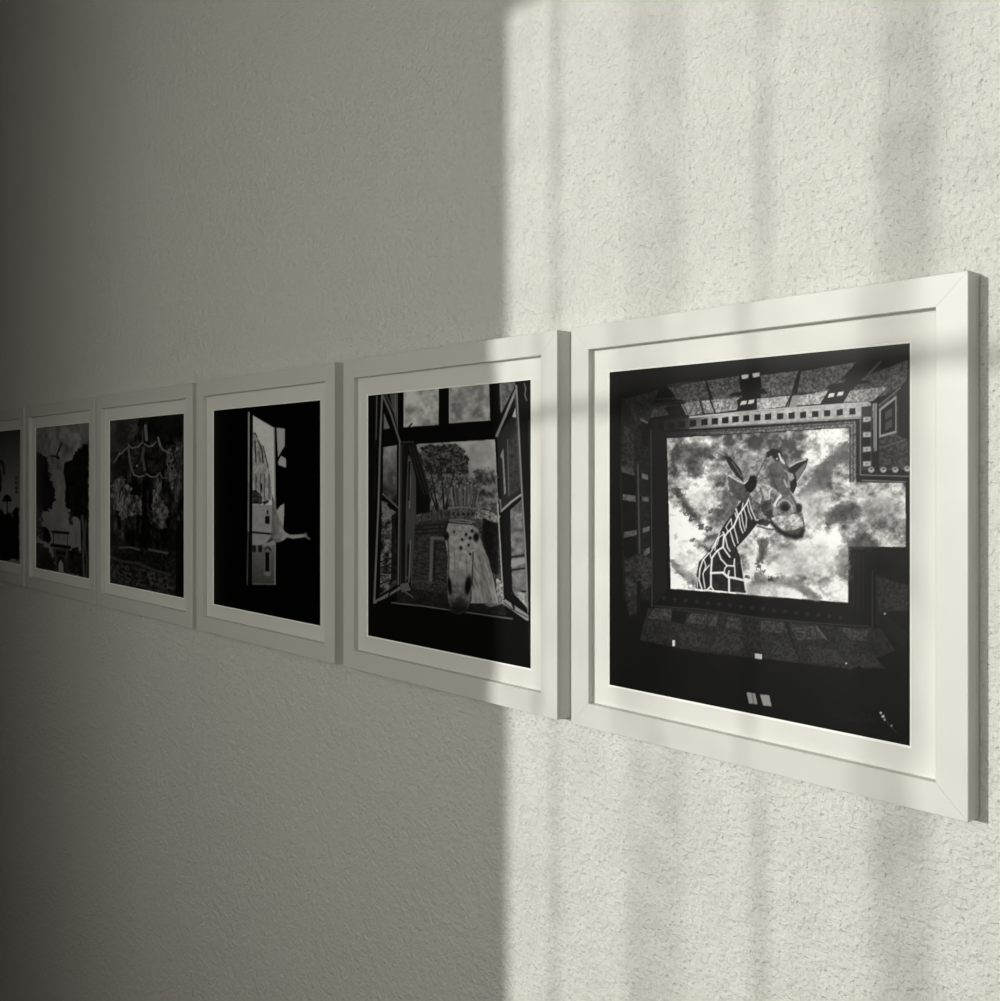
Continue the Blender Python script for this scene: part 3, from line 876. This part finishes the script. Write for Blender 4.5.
def draw_garland_tree(a):
    P, L, B = a.poly, a.line, a.blob
    a.img[:] = np.clip(.06 + .95 * (fbm(a.X * .26, a.Y * .08, 130, 5, .8) - .44) * np.clip(1 - (a.Y - 530) / 60, .5, 1), .02, .45)
    P([(110, 418), (136, 416), (136, 436), (128, 446), (110, 455)], speckle(.16, .30, .1, 131))
    P([(138, 417), (182, 413), (182, 445), (160, 445), (150, 440), (138, 440)], speckle(.02, .14, .3, 132))
    P([(132, 420), (138, 417), (139, 430), (134, 440), (129, 440)], speckle(.15, .38, .3, 133), .9, 2, 3)
    P([(111, 480), (124, 478), (130, 490), (132, 515), (124, 520), (114, 508)], speckle(.14, .62, .45, 134, .15), .9, 4, 5)
    P([(130, 495), (142, 495), (144, 512), (134, 516)], speckle(.14, .55, .5, 135, .2), .9, 3, 6)
    P([(152, 505), (162, 500), (168, 512), (164, 530), (153, 524)], speckle(.14, .55, .4, 136, .2), .9, 3, 7)
    P([(156, 476), (162, 480), (160, 500), (155, 512), (151, 506)], speckle(.15, .58, .5, 137, .2), .9, 2, 8)
    P([(175, 440), (182, 445), (182, 500), (176, 495)], speckle(.12, .5, .5, 138, .25), .8, 2, 9)
    P([(131, 452), (143, 448), (144, 470), (136, 476), (131, 466)], speckle(.03, .3, .5, 139))
    P([(144, 448), (162, 445), (163, 470), (152, 474), (146, 466)], speckle(.03, .22, .3, 140))
    P([(112, 460), (128, 450), (130, 475), (112, 478)], speckle(.02, .16, .4, 141), .8, 2, 4)
    for pts, w, v in (([(114, 463), (119, 455), (124, 451), (128.5, 447)], 1.3, .5), ([(128.5, 445), (132, 448.5), (138, 447), (143, 442)], 1.3, .52), ([(144, 444), (149, 447), (153, 445.5), (156, 442)], 1.3, .5), ([(158, 438), (160, 446), (163, 450.5), (167, 451.5)], 1.4, .5),
                      ([(128.5, 450), (131, 466), (134, 475), (139, 477), (144, 476)], 1.5, .5), ([(128.5, 448), (130, 462), (132, 471)], 2.4, .40), ([(143.5, 448), (142.5, 458), (145, 470)], 2.8, .34), ([(146, 474), (151, 477), (156, 477), (160, 473)], 1.4, .5), ([(160, 473), (162, 478), (167, 478)], 1.2, .42),
                      ([(145.5, 426), (146.5, 440)], 3.0, .48), ([(158, 438), (160, 445)], 2.2, .5), ([(142.5, 430), (142.5, 444)], .9, .4)):
        L(pts, w, v)
    P([(166, 452), (170, 448), (174, 462), (176, 476), (172, 490), (167, 474)], speckle(.22, .52, .6, 142), .95, 1, 3)
    for x, y in ((171, 458), (173, 463), (172, 469), (169, 464)):
        B(x, y, 1, 1.6, .04)
    for k, (x, y) in enumerate(((120, 454), (137, 466), (152, 446), (177, 449), (131, 489), (172, 488))):
        B(x, y, 1.1, 1.1, .58)
    P([(142, 480), (147, 480), (147, 520), (149, 548), (139, 548), (142, 520)], .03)
    P([(110, 545), (182, 550), (182, 600), (110, 590)], speckle(.02, .20, .5, 143))
    L([(120, 547.5), (130, 547), (139, 549.5)], 2, .38); L([(149, 549.5), (158, 551), (167, 553)], 2.2, .36)
    L([(111, 557), (122, 561), (138, 563), (155, 570), (170, 575)], 2.4, .26)
    P([(111, 563), (150, 570), (175, 580), (175, 597), (111, 586)], speckle(.02, .40, .55, 144, None, .8, 2.8), .8)
    P([(176, 520), (183, 520), (183, 602), (176, 600)], .03, .8)
    P([(160, 530), (178, 528), (178, 552), (160, 548)], .04, .7, 2, 3)


def draw_avenue(a):
    P, L, B = a.poly, a.line, a.blob
    a.img[:] = np.clip(.52 + .55 * (fbm(a.X * .17, a.Y * .08, 150, 4, .65) - .5), .15, .75)
    a.img[a.Y > 470] = np.clip(a.img[a.Y > 470] * .4 + .34, 0, .66)
    dk = speckle(.01, .15, .35, 151)
    P([(33, 452), (42, 453), (47, 458), (50, 472), (53, 484), (55, 500), (52, 508), (46, 511), (33, 512)], dk, 1, 2, 3)
    P([(89, 440), (82, 446), (76, 452), (72, 460), (65, 463), (64, 476), (65, 490), (66, 505), (72, 514), (80, 520), (89, 522)], dk, 1, 2, 4)
    P([(80, 421), (88, 420), (88, 446), (82, 444)], .45, .6, 1, 2)
    L([(50.5, 456.3), (55, 456.4), (58, 458)], 1.4, .06); L([(56.5, 456), (59, 450), (61.5, 443)], 1.6, .08); B(58, 458, 1.6, 1.5, .04)
    P([(33, 510), (43, 505), (42, 526), (47, 527), (51, 535), (50, 544), (44, 541), (38, 536), (33, 540)], speckle(.02, .32, .4, 152), .9, 2, 5)
    P([(43, 527), (49, 528), (51, 540), (47, 543), (43, 537)], .04, .95, 1, 3)
    P([(33, 541), (44, 545), (53, 556), (58, 572), (33, 568)], speckle(.02, .22, .5, 153), 1, 2, 6)
    P([(66, 572), (67, 552), (76, 547), (84, 556), (86, 578)], speckle(.03, .22, .5, 154), 1, 2, 7)
    P([(80, 515), (88, 512), (89, 580), (82, 578)], speckle(.05, .2, .6, 155))
    L([(82, 516), (84, 535), (83, 556), (84, 578)], 1.6, .42); L([(86, 520), (84.5, 540), (87, 560), (86, 578)], 1.2, .36)
    P([(68, 510), (74, 512), (72, 526), (69, 523)], speckle(.05, .35, .5, 156), .8, 1.5, 8)
    L([(52.5, 531.6), (68.5, 533)], 2.2, .03); L([(52, 545), (69.5, 547.3)], 3.2, .03); L([(53.5, 533), (53.5, 545)], .8, .15); L([(67.3, 534), (67.3, 546)], .7, .25)
    P([(53, 548), (69, 549), (68, 572), (56, 571)], .22)
    L([(56, 552), (64.5, 553.5)], 2.4, .05)
    P([(57, 570), (57.3, 561), (60.5, 555), (64, 561), (65, 572)], .05)
    P([(58.3, 571), (58.5, 563), (60.7, 559), (63.2, 563), (63.8, 573)], .62)
    L([(55, 549), (57, 572)], 1, .35); L([(67.5, 549), (65.5, 560)], 1, .4)


def draw_swan_neck_sunset(a):
    P, L, B = a.poly, a.line, a.blob
    a.img[:] = np.clip(.26 + (a.Y - 428) * .0052, .2, .60) + .04 * (fbm(a.X * .1, a.Y * .2, 160, 3) - .5)
    L([(0.5, 490), (1, 480), (0, 472), (-1, 466), (1, 461), (3.2, 463), (4, 470), (3.8, 474)], 1.7, .03)
    L([(0.5, 488), (-3, 496), (-12, 500)], 3, .03)
    P([(2.8, 501), (3.6, 497), (6, 494.3), (9, 495), (11, 498.5), (11, 501), (8, 502), (5, 501.5)], .02, 1, .8, 2)
    L([(7, 500), (7.3, 514)], 1.1, .04)
    for y in (478, 483, 488, 492):
        B(16.5, y, 1.6, 1.6, .18, .8)
    P([(-60, 512), (-30, 516), (-14, 508), (0, 512), (2, 507), (4, 514), (9, 512), (11, 515.5), (14, 510), (16.5, 507), (19, 508), (19, 560), (-60, 545)], speckle(.01, .05, .4, 161), 1, 1.2, 4)
    P([(9.5, 512.5), (11.5, 512), (14, 515.5), (13, 518), (11, 516)], .36)
    P([(-60, 549.5), (0, 546.5), (9, 547.3), (14, 549), (15, 552), (10, 560), (-60, 560)], .0)
    B(-20, 505, 8, 8, .02)
    P([(-50, 520), (-46, 490), (-40, 480), (-36, 490), (-34, 520)], .03, 1, 2, 5)


# ------------------------------------------------------------------ the framed photographs
def make_print(name, art, parent, origin):
    n = art.n
    tone = srgb_to_lin(art.grid() * 0.93)
    me = bpy.data.meshes.new(name)
    sx = np.linspace(-art.u0, -art.u1, n)
    sz = np.linspace(art.v0, art.v1, n) + EYE.z
    co = np.zeros((n, n, 3), np.float32)
    co[:, :, 0] = sx[None, :] - origin[0]
    co[:, :, 1] = -0.0148 - origin[1]
    co[:, :, 2] = sz[:, None] - origin[2]
    idx = np.arange(n * n).reshape(n, n)
    quads = np.stack([idx[1:, :-1], idx[1:, 1:], idx[:-1, 1:], idx[:-1, :-1]], -1).reshape(-1)
    nf = (n - 1) * (n - 1)
    me.vertices.add(n * n)
    me.vertices.foreach_set('co', co.reshape(-1))
    me.loops.add(nf * 4)
    me.loops.foreach_set('vertex_index', quads.astype(np.int32))
    me.polygons.add(nf)
    me.polygons.foreach_set('loop_start', np.arange(0, nf * 4, 4, dtype=np.int32))
    me.update(calc_edges=True)
    at = me.color_attributes.new('tone', 'FLOAT_COLOR', 'POINT')
    c = np.ones((n * n, 4), np.float32)
    c[:, :3] = tone.reshape(-1, 1)
    at.data.foreach_set('color', c.reshape(-1))
    me.materials.append(M_PRINT)
    me.validate()
    ob = bpy.data.objects.new(name, me)
    col.objects.link(ob)
    ob.parent = parent
    return ob


# rail section: (inset from the outer edge, distance out of the wall)
PROFILE = [(0.0, 0.0008), (0.0, 0.0247), (0.0006, 0.0255), (0.0296, 0.0255), (0.0302, 0.0248),
           (0.0302, 0.0166), (0.0235, 0.0166), (0.0235, 0.0008)]


def rail(parent, side, width, height, gap=0.00011):
    """One mitred moulding of the frame, centred on the frame's own origin."""
    hw, hh = width / 2, height / 2
    bm = bmesh.new()
    ends = []
    for e in (-1, 1):
        ring = []
        for w, d in PROFILE:
            if side in ('top', 'bottom'):
                along, across = e * (hw - w - gap), hh - w
            else:
                along, across = e * (hh - w - gap), hw - w
            x, z = {'top': (along, across), 'bottom': (-along, -across), 'left': (-across, along), 'right': (across, -along)}[side]
            ring.append(bm.verts.new((x, -d, z)))
        ends.append(ring)
    m = len(PROFILE)
    for i in range(m):
        bm.faces.new((ends[0][i], ends[0][(i + 1) % m], ends[1][(i + 1) % m], ends[1][i]))
    bm.faces.new(ends[0][::-1])
    bm.faces.new(ends[1])
    return link_mesh('frame_rail', bm, M_FRAME, parent)


def mat_board(parent, width, height):
    """Window mat: wide card with a bevel-cut opening that shows its white core."""
    x0, x1, z0, z1 = -width / 2, width / 2, -height / 2, height / 2
    c = 0.0021                                   # width of the bevel cut
    bm = bmesh.new()
    loops = []
    for l, r, b, t, d in ((0.0243,) * 4 + (0.0152,), (0.0243,) * 4 + (0.0165,),
                          (FAR - c, NEAR - c, BELOW - c, ABOVE - c, 0.0165), (FAR, NEAR, BELOW, ABOVE, 0.0152)):
        loops.append([bm.verts.new(v) for v in ((x0 + l, -d, z0 + b), (x1 - r, -d, z0 + b), (x1 - r, -d, z1 - t), (x0 + l, -d, z1 - t))])
    for a, b, mi in ((0, 1, 0), (1, 2, 0), (2, 3, 1), (3, 0, 0)):
        for k in range(4):
            f = bm.faces.new((loops[a][k], loops[a][(k + 1) % 4], loops[b][(k + 1) % 4], loops[b][k]))
            f.material_index = mi
    return link_mesh('mat_board', bm, [M_MAT, M_CORE], parent)


GROUP = 'white framed black-and-white photographs in a row'
PICTURES = [
    # near edge along the wall, width, grid, base tone, drawing, what it shows
    (0.4005, 0.499, 460, .03, draw_giraffe_court, 'square white framed photograph of a giraffe looking down into a dark courtyard'),
    (0.9240, 0.493, 330, .03, draw_crowned_horse, 'white framed photograph of a crowned white horse leaning in at an open window'),
    (1.4435, 0.508, 240, .0, draw_swan_window, 'white framed photograph of a swan flying in through a narrow window, mostly black'),
    (1.9700, 0.514, 220, .03, draw_garland_tree, 'white framed photograph of a dark garden tree hung with curved pale garlands'),
    (2.4985, 0.509, 200, .05, draw_avenue, 'white framed photograph of a bird flying between tall dark trees above an arch'),
    (3.0220, 0.509, 180, .05, draw_swan_neck_sunset, 'white framed photograph of a swan neck outline over black ground, cut by the photo edge'),
]
for u_near, width, n, base, draw, label in PICTURES:
    origin = (-(u_near + width / 2), 0.0, EYE.z + FRAME_TOP - FRAME_HEIGHT / 2)
    fr = thing('picture_frame', label, 'picture', origin, GROUP)
    for side in ('top', 'bottom', 'left', 'right'):
        rail(fr, side, width, FRAME_HEIGHT)
    mat_board(fr, width, FRAME_HEIGHT)
    art = Art(u_near, width, n, base)
    draw(art)
    pr = make_print('photographic_print', art, fr, origin)
    bw, bh = width / 2 - 0.0243, FRAME_HEIGHT / 2 - 0.0243
    boxes('backing_board', [((-bw, -0.0146, -bh), (bw, -0.004, bh))], M_BACK, fr)
